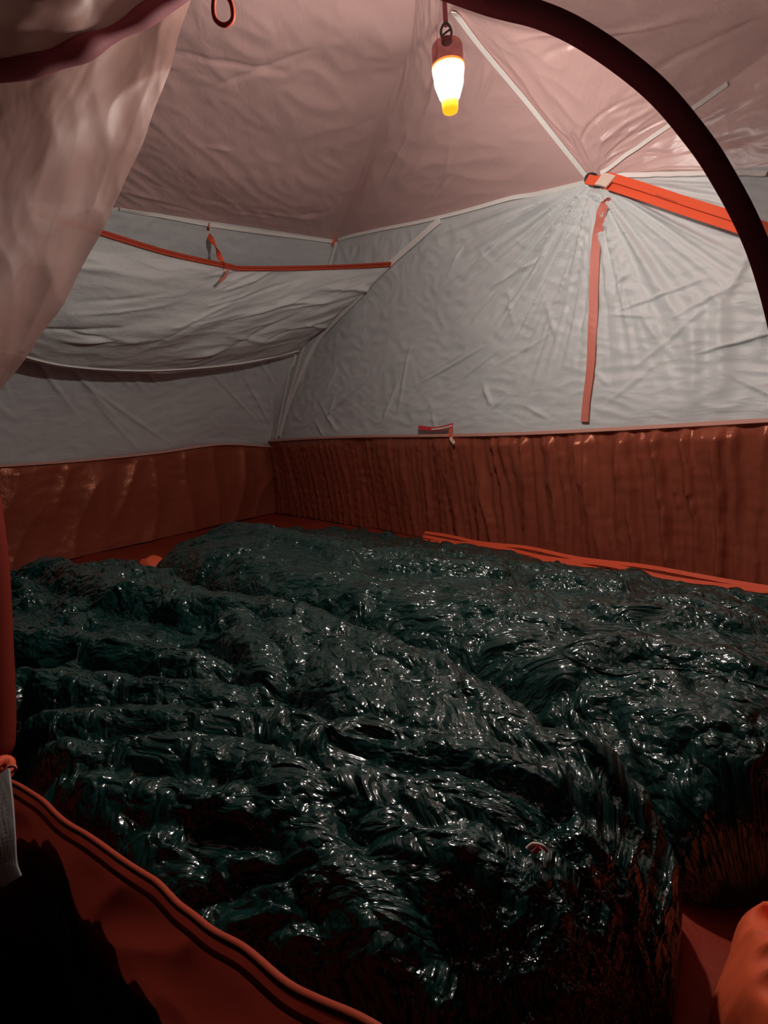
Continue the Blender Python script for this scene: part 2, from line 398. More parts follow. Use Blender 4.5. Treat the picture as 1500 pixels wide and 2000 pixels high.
put(ribbon('zip_tape', zc + up*.0092, zn, .0178, .0015, M_orange), zipo)
ztp = put(ribbon('zip_tape', zc - up*.0092, zn, .0178, .0015, M_orange), zipo)
ribbon('zip_teeth', zc + np.array([-.4, -.8, .2])*.002, zn, .003, .003, M_rust, ztp)
put(ribbon('end_patch', [over(1170, 350, .042), over(1180, 351, .045), over(1193, 355, .048)], zn, .028, .004, M_cream), zipo)
put(tape_on('fly_zip', t_canr, [(1186, 382), (1176, 410), (1166, 460), (1160, 560), (1159, 650), (1157, 720), (1150, 780), (1146, 822)], .021, M_orange_fade, None, off=.009), wall_r)['label'] = 'orange fly zip showing through the cloth'

# tag and pull tab on the tub seam
tg = empty('care_tag', cast(t_tub, 862, 842)[0]); tag(tg, 'little red fabric tag with white print on the tub seam', 'tag')
n2 = np.array([EB[0], EB[1], .3])
def offp(px, py, o=.02):
    h = cast(t_tub, px, py) or cast(t_tub, px, py+4) or cast(t_tub, px, py-4); return h[0] + np.array([EB[0], EB[1], .1])*o
tgb = put(ribbon('tag_body', catmull([offp(826, 835), offp(860, 838), offp(893, 831)], 12), n2, .013, .0015, M_red), tg)
ribbon('tag_print', catmull([offp(853, 839, .023), offp(872, 837, .023), offp(893, 832, .023)], 12), n2, .005, .001, M_cream, tgb)
pt = empty('pull_tab', cast(t_tub, 893, 850)[0]); tag(pt, 'folded orange ribbon pull tab hanging below the red tag', 'pull tab')
put(ribbon('ribbon_loop', catmull([offp(890, 836, .02), offp(891, 848, .026), offp(893, 858, .024)], 12), n2, .012, .002, M_orange), pt)
put(ribbon('ribbon_end', catmull([offp(891, 856, .026), offp(899, 866, .026)], 6), n2, .010, .002, M_cream), pt)

# folded orange zip at the foot of the long wall
fz = empty('folded_zip', W(1.7, .03, .02)); tag(fz, 'orange zip flap folded along the foot of the long tub wall', 'zipper')
for k in range(3):
    aa = np.linspace(1.16, 2.9, 120)
    c = np.array([W(a, .060 + .010*k + .003*math.sin(a*23+k), .030 - .009*k + .003*math.sin(a*17+2*k)) for a in aa])
    put(ribbon('zip_fold', c, np.array([EB[0], EB[1], .8]), .010, .005, M_orange), fz)

# ================================================================== SLEEPING BAGS
def rbf(ctrl, lam=2e-4):
    X = np.array([(p[0], p[1]) if p[0] < 5 else ab(atz(p[0], p[1], p[2])) for p in ctrl]); Z = np.array([p[2] for p in ctrl]); n = len(X)
    def k(D): D = np.maximum(D, 1e-9); return D*D*np.log(D)
    D = np.linalg.norm(X[:, None]-X[None], axis=-1); A = np.zeros((n+3, n+3)); A[:n, :n] = k(D) + lam*np.eye(n)
    A[:n, n] = 1; A[:n, n+1:] = X; A[n:, :n] = A[:n, n:].T
    c = np.linalg.solve(A, np.concatenate([Z, [0, 0, 0]]))
    def f(a, b):
        sh_ = a.shape; q = np.stack([a.ravel(), b.ravel()], -1); out = np.zeros(len(q))
        for i in range(0, len(q), 20000):
            qq = q[i:i+20000]; out[i:i+20000] = k(np.linalg.norm(qq[:, None]-X[None], axis=-1)) @ c[:n] + c[n] + qq @ c[n+1:]
        return out.reshape(sh_)
    return f
def slope1(y): return np.interp(y, [1080, 1150, 1300, 1420, 1500, 1600, 1700, 1800, 1900, 2000], [.130, .140, .142, .148, .145, .139, .131, .122, .111, .098])
def crest_ab(polys, lift=None):
    """crest lines of the down-filled tubes: measured points put at their height above the floor"""
    out = []
    for L_ in polys:
        q = np.array(L_, float); z = q[:, 2] if lift is None else slope1(q[:, 1]) + lift + .25*(q[:, 2]-.13)
        p = np.array([[*ab(atz(x, y, zz_)), zz_] for (x, y, _), zz_ in zip(q, z)])
        out.append(catmull(p, max(4, 3*len(p))) if len(p) > 1 else p)
    return out
def tubes(Aq, Bq, crests, R):
    """each crest is a plump tube; where two tubes meet the cloth pinches into a sharp valley"""
    acc = np.zeros_like(Aq); K_ = .0028
    A1 = Aq[:, 0]
    for c, r in zip(crests, R):
        m_ = math.sqrt(2*r*.12) + .02
        lo, hi = np.searchsorted(A1, c[:, 0].min()-m_), np.searchsorted(A1, c[:, 0].max()+m_)
        if hi <= lo: continue
        A_, B_ = Aq[lo:hi], Bq[lo:hi]; best = np.full(A_.shape, -9.)
        for p, q in zip(c[:-1], c[1:]):
            d = q[:2]-p[:2]; t = np.clip(((A_-p[0])*d[0] + (B_-p[1])*d[1])/(d @ d + 1e-9), 0, 1)
            dist2 = (A_-p[0]-t*d[0])**2 + (B_-p[1]-t*d[1])**2
            best = np.maximum(best, p[2] + t*(q[2]-p[2]) - dist2/(2*r))
        acc[lo:hi] += np.exp(np.clip((best-.12)/K_, -30, 40))
    return acc, K_
crest1 = [
 
 [(20,1092,.135),(70,1087,.14),(200,1130,.145),(300,1145,.145),(430,1162,.15),(540,1178,.155),(620,1203,.15),(700,1238,.145),(780,1272,.14),(860,1302,.135)],
 [(-30,1235,.13),(50,1235,.135),(200,1247,.135),(330,1262,.138),(390,1288,.128)],
 [(455,1190,.152),(500,1255,.148),(520,1310,.135)],
 [(545,1215,.155),(610,1290,.145),(700,1372,.120)],
 [(640,1240,.150),(720,1330,.136),(805,1402,.116)],
 [(740,1290,.146),(820,1380,.130),(885,1432,.112)],
 [(830,1312,.146),(890,1398,.126),(945,1442,.112)],
 [(930,1345,.145),(1000,1398,.145),(1100,1440,.145),(1230,1472,.145),(1380,1527,.14)],
 [(-30,1325,.128),(80,1312,.132),(300,1332,.135),(440,1350,.125)],
 [(10,1405,.12),(160,1392,.13),(250,1390,.135),(400,1400,.135),(520,1402,.125),(600,1414,.122)],
 [(612,1438,.14),(700,1415,.155),(800,1432,.16),(950,1462,.16),(1080,1492,.165),(1160,1505,.165)],
 [(60,1462,.12),(250,1452,.13),(330,1452,.135),(450,1462,.135),(540,1490,.142),(605,1524,.138)],
 [(655,1530,.12),(700,1512,.13),(745,1535,.122)],
 [(785,1552,.135),(880,1540,.15),(1000,1582,.145),(1045,1604,.13)],
 [(90,1525,.115),(250,1540,.12),(400,1552,.125),(500,1562,.13),(610,1594,.118)],
 [(605,1640,.135),(680,1682,.14),(735,1762,.13),(805,1852,.108)],
 [(785,1655,.13),(900,1645,.15),(985,1684,.145),(965,1762,.12)],
 [(300,1640,.105),(450,1680,.11),(560,1760,.10),(640,1850,.09)]]
foot1 = [[(1090,1700,.125),(1130,1675,.14),(1180,1622,.162),(1260,1572,.185),(1335,1582,.185)], [(1090,1530,.142),(1140,1555,.15),(1180,1570,.155)],
 [(1030,1860,.105),(1080,1825,.118),(1135,1870,.10)], [(1240,1640,.185),(1320,1640,.185)]]
base1 = [(x, y, float(slope1(y))-.030) for y in (1100, 1180, 1260, 1340, 1420, 1500, 1580, 1660, 1740, 1820, 1900, 1990) for x in range(60, 1060, 90) if y < 1150 + .8*x+330] + [
 (1150,1640,.13),(1250,1600,.165),(1330,1610,.165),(1300,1500,.12),(1180,1500,.12),
 (.85,.95,.10),(.85,1.1,.11),(.85,1.3,.10),(1.1,1.0,.115),(1.1,1.3,.115),(1.3,.95,.12),(1.4,1.32,.12),(1.7,1.32,.125),(2.0,1.32,.12),(2.2,1.27,.095),(2.4,1.2,.07)]
crest2 = [
 [(330,1075,.10),(380,1034,.13),(450,1021,.145),(540,1035,.145),(620,1054,.13),(700,1069,.11),(850,1074,.09),(1000,1094,.08),(1200,1119,.07),(1500,1159,.06)],
 [(345,1088,.142),(450,1092,.163),(560,1117,.168),(640,1147,.168),(740,1187,.168),(850,1230,.162),(960,1252,.15),(1080,1266,.142)],
 [(765,1094,.118),(860,1094,.118),(965,1099,.108)],
 [(1060,1122,.105),(1120,1119,.108),(1205,1134,.10)],
 [(880,1170,.128),(1000,1193,.13),(1110,1204,.128)],
 [(1200,1186,.122),(1280,1182,.125),(1360,1194,.12),(1460,1204,.11)],
 [(1130,1258,.142),(1250,1244,.136),(1450,1274,.14)],
 [(1060,1306,.146),(1170,1374,.155),(1260,1404,.155),(1370,1444,.155),(1485,1505,.145)],
 [(1395,1565,.135),(1480,1604,.13)]]
base2 = [(330,1075,.10),(380,1034,.115),(450,1021,.125),(540,1035,.125),(620,1054,.11),(700,1069,.09),(850,1074,.08),(1000,1094,.07),(1200,1119,.06),(1500,1159,.05),
 (560,1117,.14),(740,1187,.138),(960,1252,.13),(700,1112,.085),(900,1130,.085),(1100,1164,.085),(1280,1222,.10),(1000,1192,.11),(1280,1182,.105),(1200,1310,.115),(1400,1335,.118),
 (1170,1374,.13),(1370,1444,.13),(1485,1505,.12),(1395,1565,.115),(1440,1652,.13),(1390,1662,.12),(1600,1500,.12),(1600,1300,.11),
 (.8,.15,.05),(1.0,.15,.05),(1.4,.15,.045),(1.8,.15,.045),(2.3,.15,.045),(.85,.5,.09),(1.1,.4,.08),(1.4,.4,.07),(1.8,.35,.06),(2.2,.35,.055),(2.45,.4,.065)]
def crumple(U, V, Zs, seed, dens=1.0):
    """sharp little folds of a thin glossy shell, laid out in the cloth's own surface lengths"""
    r2 = np.random.default_rng(seed); D = np.zeros_like(U); nu_, nv_ = U.shape
    du_ = np.gradient(U, axis=0); dv_ = np.gradient(V, axis=1)
    Gx, Gy = np.gradient(Zs, axis=0)/du_, np.gradient(Zs, axis=1)/(dv_+1e-6)
    for cnt, L0, L1, w0, w1, a0_, a1_, spread in LAYERS:
        for _ in range(int(cnt*dens)):
            i0 = r2.integers(2, nu_-2); j0 = r2.integers(2, nv_-2); x, y = U[i0, j0], V[i0, j0]
            th = math.atan2(Gy[i0, j0], Gx[i0, j0]) + r2.normal(0, spread); L_ = r2.uniform(L0, L1)
            wd = r2.uniform(w0, w1); am = r2.uniform(a0_, a1_)*(1 if r2.random() < .55 else -1)
            dx, dy = .5*L_*math.cos(th), .5*L_*math.sin(th); R = .5*L_ + wd
            ki = int(R/du_[i0, j0]*1.3)+2; kj = int(R/max(dv_[i0, j0], 1e-4)*1.3)+2
            sl_ = (slice(max(0, i0-ki), i0+ki), slice(max(0, j0-kj), j0+kj))
            u_, v_ = U[sl_]-x, V[sl_]-y
            t = np.clip((u_*dx + v_*dy)/(dx*dx+dy*dy), -1, 1); d = np.hypot(u_-t*dx, v_-t*dy)
            D[sl_] += am*np.maximum(0, 1-d/wd)*(1-t*t*.85)
    return D
LAYERS = [(240, .07, .22, .010, .022, .003, .0075, .8), (900, .025, .08, .006, .011, .0012, .0030, .8), (2600, .012, .035, .0035, .0065, .0006, .0015, 1.2)]
def make_bag(name, ctrl, crests, radii, a0, a1, b0f, b1f, nu, nv, seed, sh_w=.10, rl=.16, rr=.09, sh_n=.10):
    f = rbf(ctrl, 1e-3)
    uu = np.linspace(-1, 1, nu); vv = np.linspace(-1, 1, nv)
    # even spacing in the middle, dense on the rounded edges
    def ease(x): return .35*x + .65*np.sin(x*np.pi/2)
    A1 = (a0+a1)/2 + (a1-a0)/2*ease(uu); Aq = np.repeat(A1[:, None], nv, 1)
    dl = np.clip((A1-a0)/rl, 0, 1); dr = np.clip((a1-A1)/rr, 0, 1)
    el = np.sqrt(np.clip(1-(1-dl)**2, 0, 1)); er = np.sqrt(np.clip(1-(1-dr)**2, 0, 1)); eu = el*er
    b0, b1 = b0f(A1), b1f(A1); mid = (b0+b1)/2; hw = (b1-b0)/2*(.55*eu + .45)*np.minimum(1, .25+eu)
    Bq = mid[:, None] + hw[:, None]*ease(vv)[None]
    dv = (1-np.abs(ease(vv)))*1.0
    wv = sh_w/np.maximum(hw, .05)                    # rounded shoulder about 11 cm deep
    wv2 = np.where(vv[None] > 0, sh_n/np.maximum(hw, .05)[:, None], wv[:, None])
    tt = np.clip(dv[None]/wv2, 0, 1); ev = np.sqrt(np.clip(1-(1-tt)**2, 0, 1))
    env = ev*eu[:, None]
    Zc = f(Aq, Bq); Ac, Bc = Aq, Bq
    r3 = np.random.default_rng(seed+40); cs, rs = list(crests), list(radii)      # smaller puffs of down between the big tubes
    for _ in range(190):
        x, y = r3.uniform(a0+.08, a1-.05), r3.uniform(.15, 1.28); th = r3.normal(.15, .6); L_ = r3.uniform(.03, .13)
        zq = float(f(np.array([[x]]), np.array([[y]]))[0, 0]) + r3.uniform(.006, .019)
        pts = [[x + L_*t*math.cos(th + .5*t), y + L_*t*math.sin(th + .5*t), zq - .008*(2*t-1)**2] for t in (0, .25, .5, .75, 1)]
        cs.append(np.array(pts)); rs.append(r3.uniform(.008, .022))
    Bc = Bc + .008*perlin(Ac*16, Bc*16, seed+51)
    acc, K_ = tubes(Ac, Bc, cs, rs)
    Zc = .12 + K_*np.log(acc + np.exp((Zc-.12)/K_))
    Z = Zc
    Z = np.clip(Z, .012, .23)
    # down clusters, baffle pinches and crumpled shell
    wx = Aq + .02*perlin(Aq*9, Bq*9, seed+5); wy = Bq + .02*perlin(Aq*9, Bq*9, seed+6)
    puff = .003*perlin(wx*14+wy*5, wy*16, seed+1)
    Z = np.maximum(.004, (Z + puff + .004)*env)
    P = KC[None, None] + Aq[..., None]*EA + Bq[..., None]*EB
    P = np.concatenate([P, Z[..., None]], -1)
    n = normals(P); n *= np.sign(n[..., 2:3]+1e-9)
    Us = np.cumsum(np.concatenate([np.zeros((1, nv)), np.linalg.norm(np.diff(P, axis=0), axis=-1)]), axis=0)
    Vs = np.cumsum(np.concatenate([np.zeros((nu, 1)), np.linalg.norm(np.diff(P, axis=1), axis=-1)], 1), axis=1)
    Uw = Us + .003*perlin(Us*30, Vs*30, seed+7); Vw = Vs + .003*perlin(Us*30, Vs*30, seed+11)
    cr = crumple(Uw, Vw, Z, seed) if DETAIL else 0*Us
    P = P + n*(cr*np.clip(env*1.6, 0, 1))[..., None]
    P[..., 2] = np.maximum(P[..., 2], .003)
    Bm = P.copy(); Bm[..., 2] = .002
    nT = nu*nv
    F1 = gfaces(nu, nv); ftop = [fc[::-1] for fc in F1]; idx = np.arange(nT).reshape(nu, nv)
    # underside: one coarse strip around plus a cap
    ring = np.concatenate([idx[:, 0], idx[-1, 1:], idx[::-1, -1][1:], idx[0, ::-1][1:-1]])
    verts = P.reshape(-1, 3); k = len(verts)
    rv = verts[ring].copy(); rv[:, 2] = .001; verts = np.vstack([verts, rv]); m_ = len(ring)
    side = [[int(ring[i]), int(ring[(i+1) % m_]), k+(i+1) % m_, k+i] for i in range(m_)]
    UV = np.stack([Us, Vs], -1).reshape(-1, 2)
    UV = np.vstack([UV, UV[ring]])
    root = empty(name, W((a0+a1)/2, float(mid[len(mid)//2]), 0))
    sh_ = mesh_obj('bag_shell', verts, ftop + side + [list(range(k, k+m_))], M_bag, None, uvs=UV*S)
    put(sh_, root)
    return root, sh_
b_mid = lambda A: np.interp(A, [.7, 1.4, 1.7, 2.0, 2.2, 2.4], [.90, .885, .845, .83, .85, .895])
bagA, shA = make_bag('sleeping_bag', base2, crest_ab(crest2), [.04, .030]+[.022]*20, .79, 2.42, lambda A: np.interp(A, [.7, 1.2, 2.5], [.22, .13, .13]), lambda A: b_mid(A)-.002, 800, 420, 70, sh_w=.14, sh_n=.12)
tag(bagA, 'glossy dark green down sleeping bag lying against the long rust wall', 'sleeping bag', 'pair of green sleeping bags')
bagB, shB = make_bag('sleeping_bag', base1, crest_ab(crest1, .012) + crest_ab(foot1), [.035]+[.021]*len(crest1[1:])+[.04, .03, .025, .05], .80, 2.385, lambda A: b_mid(A)+.002, lambda A: np.interp(A, [.7, 1.6, 1.95, 2.1, 2.2, 2.3, 2.45], [1.31, 1.31, 1.31, 1.30, 1.28, 1.21, 1.10]), 800, 380, 90, sh_w=.08, sh_n=.05)
tag(bagB, 'rumpled glossy dark green down sleeping bag beside the unzipped doorway', 'sleeping bag', 'pair of green sleeping bags')
t_bag = bvh([shA, shB])
# drawcord toggle at the foot, seam lines
hit = cast(t_bag, 1048, 1662)
dcd = put(tube('drawcord', catmull([hit[0]+np.array([-.006, 0, .002]), hit[0]+np.array([-.002, 0, .005]), hit[0]+np.array([.003, -.002, .005]), hit[0]+np.array([.006, -.002, .001])], 16), .0012, M_cream), bagB)
put(tube('cord_lock', [hit[0]+np.array([-.002, -.003, .002]), hit[0]+np.array([-.001, -.004, .004]), hit[0]+np.array([.001, -.004, .006])], .0016, M_red), bagB)
put(tape_on('zip_seam', t_bag, [(1090, 1262), (1120, 1285), (1210, 1318), (1290, 1300), (1380, 1310), (1500, 1345)], .006, M_bag, None, off=.0005, thick=.003), bagA)

# ================================================================== LANTERN
LD = .86
def lathe(name, prof, m, parent, seg=40, loc=(0, 0)):
    prof = np.array(prof); th = np.linspace(0, 2*np.pi, seg, False)
    V = np.stack([prof[:, None, 0]*np.cos(th), prof[:, None, 0]*np.sin(th), np.repeat(prof[:, 1:2], seg, 1)], -1)
    n = len(prof); f = gfaces(n, seg, True)
    if prof[0, 0] > 1e-6: f.append(list(range(seg))[::-1])
    if prof[-1, 0] > 1e-6: f.append([(n-1)*seg+i for i in range(seg)])
    o = mesh_obj(name, V.reshape(-1, 3), [q[::-1] for q in f], m, parent)
    return o
tip = at(880, 221, LD)
lan = empty('lantern', tip); tag(lan, 'lit camping lantern with orange tip hanging on a carabiner', 'lantern')
KZ = .80; k = LD/F*.86                                     # one photograph pixel at the lantern, in working units
M_globe = glow('lit_frosted_globe', (1.0, .92, .85), LAMP)
M_tip = glow('lit_orange_tip', (1.0, .36, .01), 1.6)
M_band = glow('lit_orange_ring', (1.0, .22, .04), 1.2)
def clearmat(name, col, fac, base=(.1, .05, .06)):
    m = fabric(name, base, .3, .5); nt = m.node_tree; t = nt.nodes.new('ShaderNodeBsdfTransparent'); t.inputs[0].default_value = (*col, 1)
    mx = nt.nodes.new('ShaderNodeMixShader'); mx.inputs[0].default_value = fac
    nt.links.new(nt.nodes['Principled BSDF'].outputs[0], mx.inputs[1]); nt.links.new(t.outputs[0], mx.inputs[2]); nt.links.new(mx.outputs[0], nt.nodes['Material Output'].inputs['Surface'])
    return m
M_cap = clearmat('smoky_red_translucent_cap', (.85, .58, .58), .78, (.3, .16, .18))
M_glass = clearmat('clear_plastic', (.97, .93, .92), .92, (.6, .5, .5))
pr = lambda L_: [(r*k, z*k*KZ) for r, z in L_]
lathe('tip', pr([(0, 0), (11, 0), (14.5, 2.5), (16, 8), (17, 30), (17, 34), (0, 34)]), M_tip, lan)
lathe('globe', pr([(0, 33), (17, 33), (20, 36), (27.5, 62), (29.5, 72), (29.5, 80), (26, 82), (0, 82)]), M_globe, lan)
lathe('clear_collar', pr([(29.5, 80), (31, 86), (32.5, 96), (32, 104), (30, 105), (30.5, 96), (28, 84), (28, 81)]), M_glass, lan)
lathe('ring', pr([(0, 103), (31.5, 103), (33, 104.5), (33, 110), (31.5, 111.5), (0, 111.5)]), M_band, lan)
lathe('cap', pr([(30.5, 110), (31, 114), (31.5, 140), (31, 152), (28.5, 158.5), (22, 162), (10, 163), (8, 163), (0, 163)]), M_cap, lan)
lathe('hanger_post', pr([(0, 161), (10, 161), (11, 163), (11, 170), (9, 173), (0, 173)]), M_black, lan, 24)
cb = []
for t in np.linspace(0, 2*np.pi, 36, False):
    cb.append(np.array([10.5*math.cos(t)*(1 - .18*math.sin(t)), 0, (188 + 18*math.sin(t))*KZ])*k)
crb = tube('carabiner', cb, 2.6*k, M_black, lan, closed=True)
tube('carabiner_gate', np.array([[-9, 0, 178*KZ], [0, 0, 186*KZ], [9, 0, 192*KZ]])*k, 2.0*k, M_black, crb)
# hanging strap from the ridge down to the carabiner
sx = tip + np.array([0, 0, 205*k*KZ])
st = empty('hanging_strap', sx); tag(st, 'dark webbing strap holding the lantern from the roof', 'strap')
topz = 1.35
put(ribbon('webbing', np.array([sx + (np.array([T[0], T[1], topz])-sx)*t for t in np.linspace(0, 1, 12)]), np.array([0, -1, 0]), 9*k, .002, M_darkzip), st)
put(tube('loop', [sx + np.array([4*math.cos(t), 0, 5*math.sin(t)])*k for t in np.linspace(0, 2*np.pi, 16, False)], 1.6*k, M_darkzip, None, closed=True), st)

# ================================================================== GEAR POCKET
gp = empty('gear_pocket', at(400, 700, 1.9)); tag(gp, 'grey nylon gear pocket with rust edge slung across the tent corner', 'gear pocket')
t_walls = bvh([can_l, can_r])
topc = catmull([over(60, 412, .10, t_roof if cast(t_walls, 60, 412) is None else t_walls), over(205, 457, .13, t_walls), over(330, 495, .15, t_walls), over(445, 520, .16, t_walls), over(480, 525, .16, t_walls), over(600, 524, .15, t_walls), over(690, 521, .09, t_walls), over(763, 517, .02, t_walls)], 200)
botc = catmull([over(-70, 665, .10, t_walls), over(30, 690, .11, t_walls), over(120, 712, .12, t_walls), over(230, 722, .12, t_walls), over(330, 722, .12, t_walls), over(450, 712, .11, t_walls), over(530, 698, .08, t_walls), over(585, 684, .03, t_walls)], 200)
v = np.linspace(0, 1, 120)[None, :, None]; ss = np.linspace(0, 1, 200)[:, None]
P = topc[:, None]*(1-v) + botc[:, None]*v
P = P + (np.sin(np.pi*np.clip(v, 0, 1)**1.3)*np.sin(np.pi*np.clip(ss*1.0, 0, 1))[..., None]**.6)*np.array([.02, -.05, -.015])
def pk(U, V):
    um, vm = U.max(), V.max(); r2 = np.random.default_rng(3); segs = []
    for _ in range(46):
        x, y = r2.uniform(0, um), r2.uniform(.02, vm*.9); th = r2.normal(-.35, .35); L_ = r2.uniform(.06, .3)
        segs.append((x, y, x+L_*math.cos(th), y+L_*math.sin(th), r2.uniform(.006, .014), r2.uniform(-.008, .012)))
    e = np.minimum(1, np.minimum(V, vm-V)/.03)
    return (crease_field(U, V, segs) + .012*perlin(U*5+V*3, V*6, 5) + .0028*ridged(U*8+V*8, V*15, 6))*e
front = put(sheet('pocket_front', P, M_pocket, None, pk), gp)
backc = botc + np.array([-.03, .09, .03])
v2 = np.linspace(0, 1, 40)[None, :, None]
put(sheet('pocket_base', botc[:, None]*(1-v2) + backc[:, None]*v2 + np.sin(np.pi*v2)*np.array([0, 0, -.02]), M_pocket, None, lambda U, V: .006*perlin(U*9, V*9, 8)), gp)
ebd = put(ribbon('edge_binding', topc + np.array([0, -.004, 0]), np.array([0, -1, .1]), .0155, .004, M_rust), gp)
tube('edge_cord', topc + np.array([0, -.008, .003]), .0028, M_rust, ebd)
put(ribbon('bottom_seam', botc + np.array([0, -.004, -.002]), np.array([0, -1, .1]), .005, .004, M_white), gp)
tt_ = topc[np.argmin(np.abs(topc[:, 0]/topc[:, 1] - ray(441, 521)[0]))][1]
tc = catmull([over(409, 440, .02), at(404, 452, tt_+.04), at(414, 470, tt_+.02), at(424, 490, tt_), at(432, 508, tt_-.01), at(441, 521, tt_-.02)], 60)
put(ribbon('tie_tape', tc, np.array([0, -1, .1]), .017, .002, M_orange, None, twist=np.linspace(0, 9, 60)), gp)
put(ribbon('tie_tail', catmull([at(446, 525, tt_-.03), at(440, 540, tt_-.045), at(430, 550, tt_-.055)], 12), np.array([0, -1, .1]), .008, .0015, M_orange_fade), gp)
ct = cast(t_all, 657, 472)
put(ribbon('corner_tab', [ct[0]+ct[1]*.012+np.array([.010, 0, .004]), ct[0]+ct[1]*.014, ct[0]+ct[1]*.012+np.array([-.006, 0, -.016])], ct[1], .012, .003, M_orange), ceil)

# ================================================================== NEAR SIDE: doorway
def atn(px, py, d):                            # point at distance d in front of the lens, across the doorway
    r = ray(px, py); return CAM + r*(d/(-(r[:2] @ EB)))
near = empty('wall_near', W(2.3, 1.27, 0)); tag(near, 'near tent wall with the unzipped doorway', None, None, 'structure')
arc_px = [(380, -150), (600, -110), (800, -50), (950, 2), (1055, 30), (1150, 76), (1270, 165), (1362, 270), (1420, 360), (1467, 452), (1500, 545), (1528, 660), (1550, 800), (1560, 960)]
dd = np.interp(np.arange(len(arc_px)), [0, 3, 10, 13], [.40, .33, .24, .22])
arc = catmull([atn(p[0], p[1], d) for p, d in zip(arc_px, dd)], 160)
arcN = CAM - arc; arcN /= np.linalg.norm(arcN, axis=1, keepdims=True)
sc = np.linalg.norm(arc-CAM, axis=1)
put(ribbon('door_zip', arc, arcN, 31/F*sc, .003, M_darkzip), near)['label'] = 'dark maroon curved door zip'
put(ribbon('zip_edge', arc - arcN*.002 + np.cross(arcN, np.gradient(arc, axis=0)/np.linalg.norm(np.gradient(arc, axis=0), axis=1)[:, None])*(15/F*sc)[:, None], arcN, 4/F*sc, .002, M_pinkpipe), near)
outc = catmull([T+[-.35, -.1, -.10], T+[-.1, -.02, -.01], T + .3*(CEND-T), T + .65*(CEND-T), CEND, DEND+[.02, -.02, .1], DEND+[.05, -.15, -.2], W(2.85, .75, .35)], 160)
v = np.linspace(0, 1, 90)[None, :, None]
P = arc[:, None]*(1-v) + outc[:, None]*v + np.array([0, .004, 0])
put(sheet('mesh_panel', P, M_meshside, None, lambda U, V: (.008*perlin(U*6+V*3, V*8, 60) + .004*ridged(U*12+V*7, V*9, 61))*np.clip(V/.05, 0, 1)), near)

# hanging door flap, top left
door = empty('door_1', at(100, 700, .62)*[1, 1, 0]); tag(door, 'open tent door of thin pinkish brown fabric hanging loose', None, None, 'structure')
edge = catmull([at(420, -110, .80), at(374, 0, .79), at(338, 90, .775), at(296, 210, .76), at(246, 350, .74), at(196, 470, .72), at(130, 590, .70), at(60, 690, .68), at(2, 765, .66), at(-60, 840, .64)], 180)
inner = catmull([at(-60, -180, .62), at(-140, 0, .60), at(-170, 150, .58), at(-190, 300, .56), at(-200, 450, .55), at(-210, 600, .54), at(-220, 700, .53), at(-230, 790, .53), at(-240, 860, .53), at(-250, 920, .53)], 180)
v = np.linspace(0, 1, 130)[None, :, None]
P = edge[:, None]*(1-v) + inner[:, None]*v
def flap(U, V):
    return .016*perlin(V*7+U*1.2, U*2.2, 71) + .010*perlin(U*7+V*5, V*8, 78) + .005*ridged(V*9+U*3, U*3.5, 72) + .008*perlin(U*5, V*3, 73) + .003*ridged(U*11+V*4, V*9, 74) + .0012*ridged(V*22+U*9, U*10, 79)
put(sheet('door_panel', P, M_mesh, None, flap), door)
# dark rolled zip across the flap's top
roll = catmull([at(420, -50, .66), at(320, 8, .64), at(230, 62, .62), at(150, 100, .60), at(60, 130, .585), at(-60, 142, .57), at(-200, 130, .56)], 90)
put(tube('rolled_zip', roll, np.interp(np.linspace(0, 1, 90), [0, .25, .5, 1], [.004, .008, .009, .007])*(1+.4*perlin(np.linspace(0, 6, 90), np.zeros(90)+.3, 77)), M_darkzip, None, 12), door)
rt = catmull([at(330, -120, .62), at(240, -60, .60), at(140, -30, .585), at(40, -20, .57), at(-80, -10, .56), at(-200, -10, .55)], 90)
P = np.stack([roll*(1-q) + rt*q + np.array([0, -.035, .0])*math.sin(math.pi*q) for q in np.linspace(0, 1, 40)], 1)
put(sheet('rolled_fabric', P, M_mesh, None, lambda U, V: .010*perlin(U*14, V*14, 75) + .006*ridged(U*20, V*24, 76)), door)

# cord loop
lp = empty('cord_loop', at(437, 48, .72)); tag(lp, 'dark red cord loop dangling from the roof', 'cord')
lc = catmull([at(445, -240, .95), at(432, -110, .80), at(424, -40, .72), at(417, 10, .72), at(421, 38, .72), at(438, 49, .72), at(454, 38, .72), at(452, 8, .72), at(436, -22, .72), at(430, -60, .74), at(440, -150, .84)], 90)
put(tube('cord', lc, .0026, M_rust, None, 10), lp)

# lower door panel, threshold zip and fabric falling to the ground
thr_px = [(-60, 1490, .150), (20, 1528, .150), (70, 1562, .150), (130, 1608, .153), (210, 1665, .157), (300, 1728, .163), (350, 1775, .167), (430, 1830, .174), (540, 1900, .182), (690, 1996, .192), (900, 2120, .20), (1150, 2260, .205)]
thr = catmull([atz(*p) for p in thr_px], 200)
thr += np.stack([.0025*perlin(np.arange(200)*.05, np.zeros(200)+.4, 83), .002*perlin(np.arange(200)*.045, np.zeros(200)+.4, 84), .0035*perlin(np.arange(200)*.055, np.zeros(200)+.4, 85)], -1)
out_n = np.array([EB[0], EB[1], 0])
foot = thr + out_n*.008; foot[:, 2] = .0
v = np.linspace(0, 1, 70)[None, :, None]
P = thr[:, None]*(1-v) + foot[:, None]*v + np.sin(np.pi*v)*out_n*.010
put(sheet('door_sill', P, M_sill, None, lambda U, V: (.006*perlin(U*9+V*6, V*9, 81) + .004*ridged(U*12+V*10, V*14, 82))*np.minimum(1, V/.02)), near)['label'] = 'sagging red lower door panel'
put(tube('sill_zip', thr + np.array([0, 0, .001]), .0022, M_rust, None, 8), near)
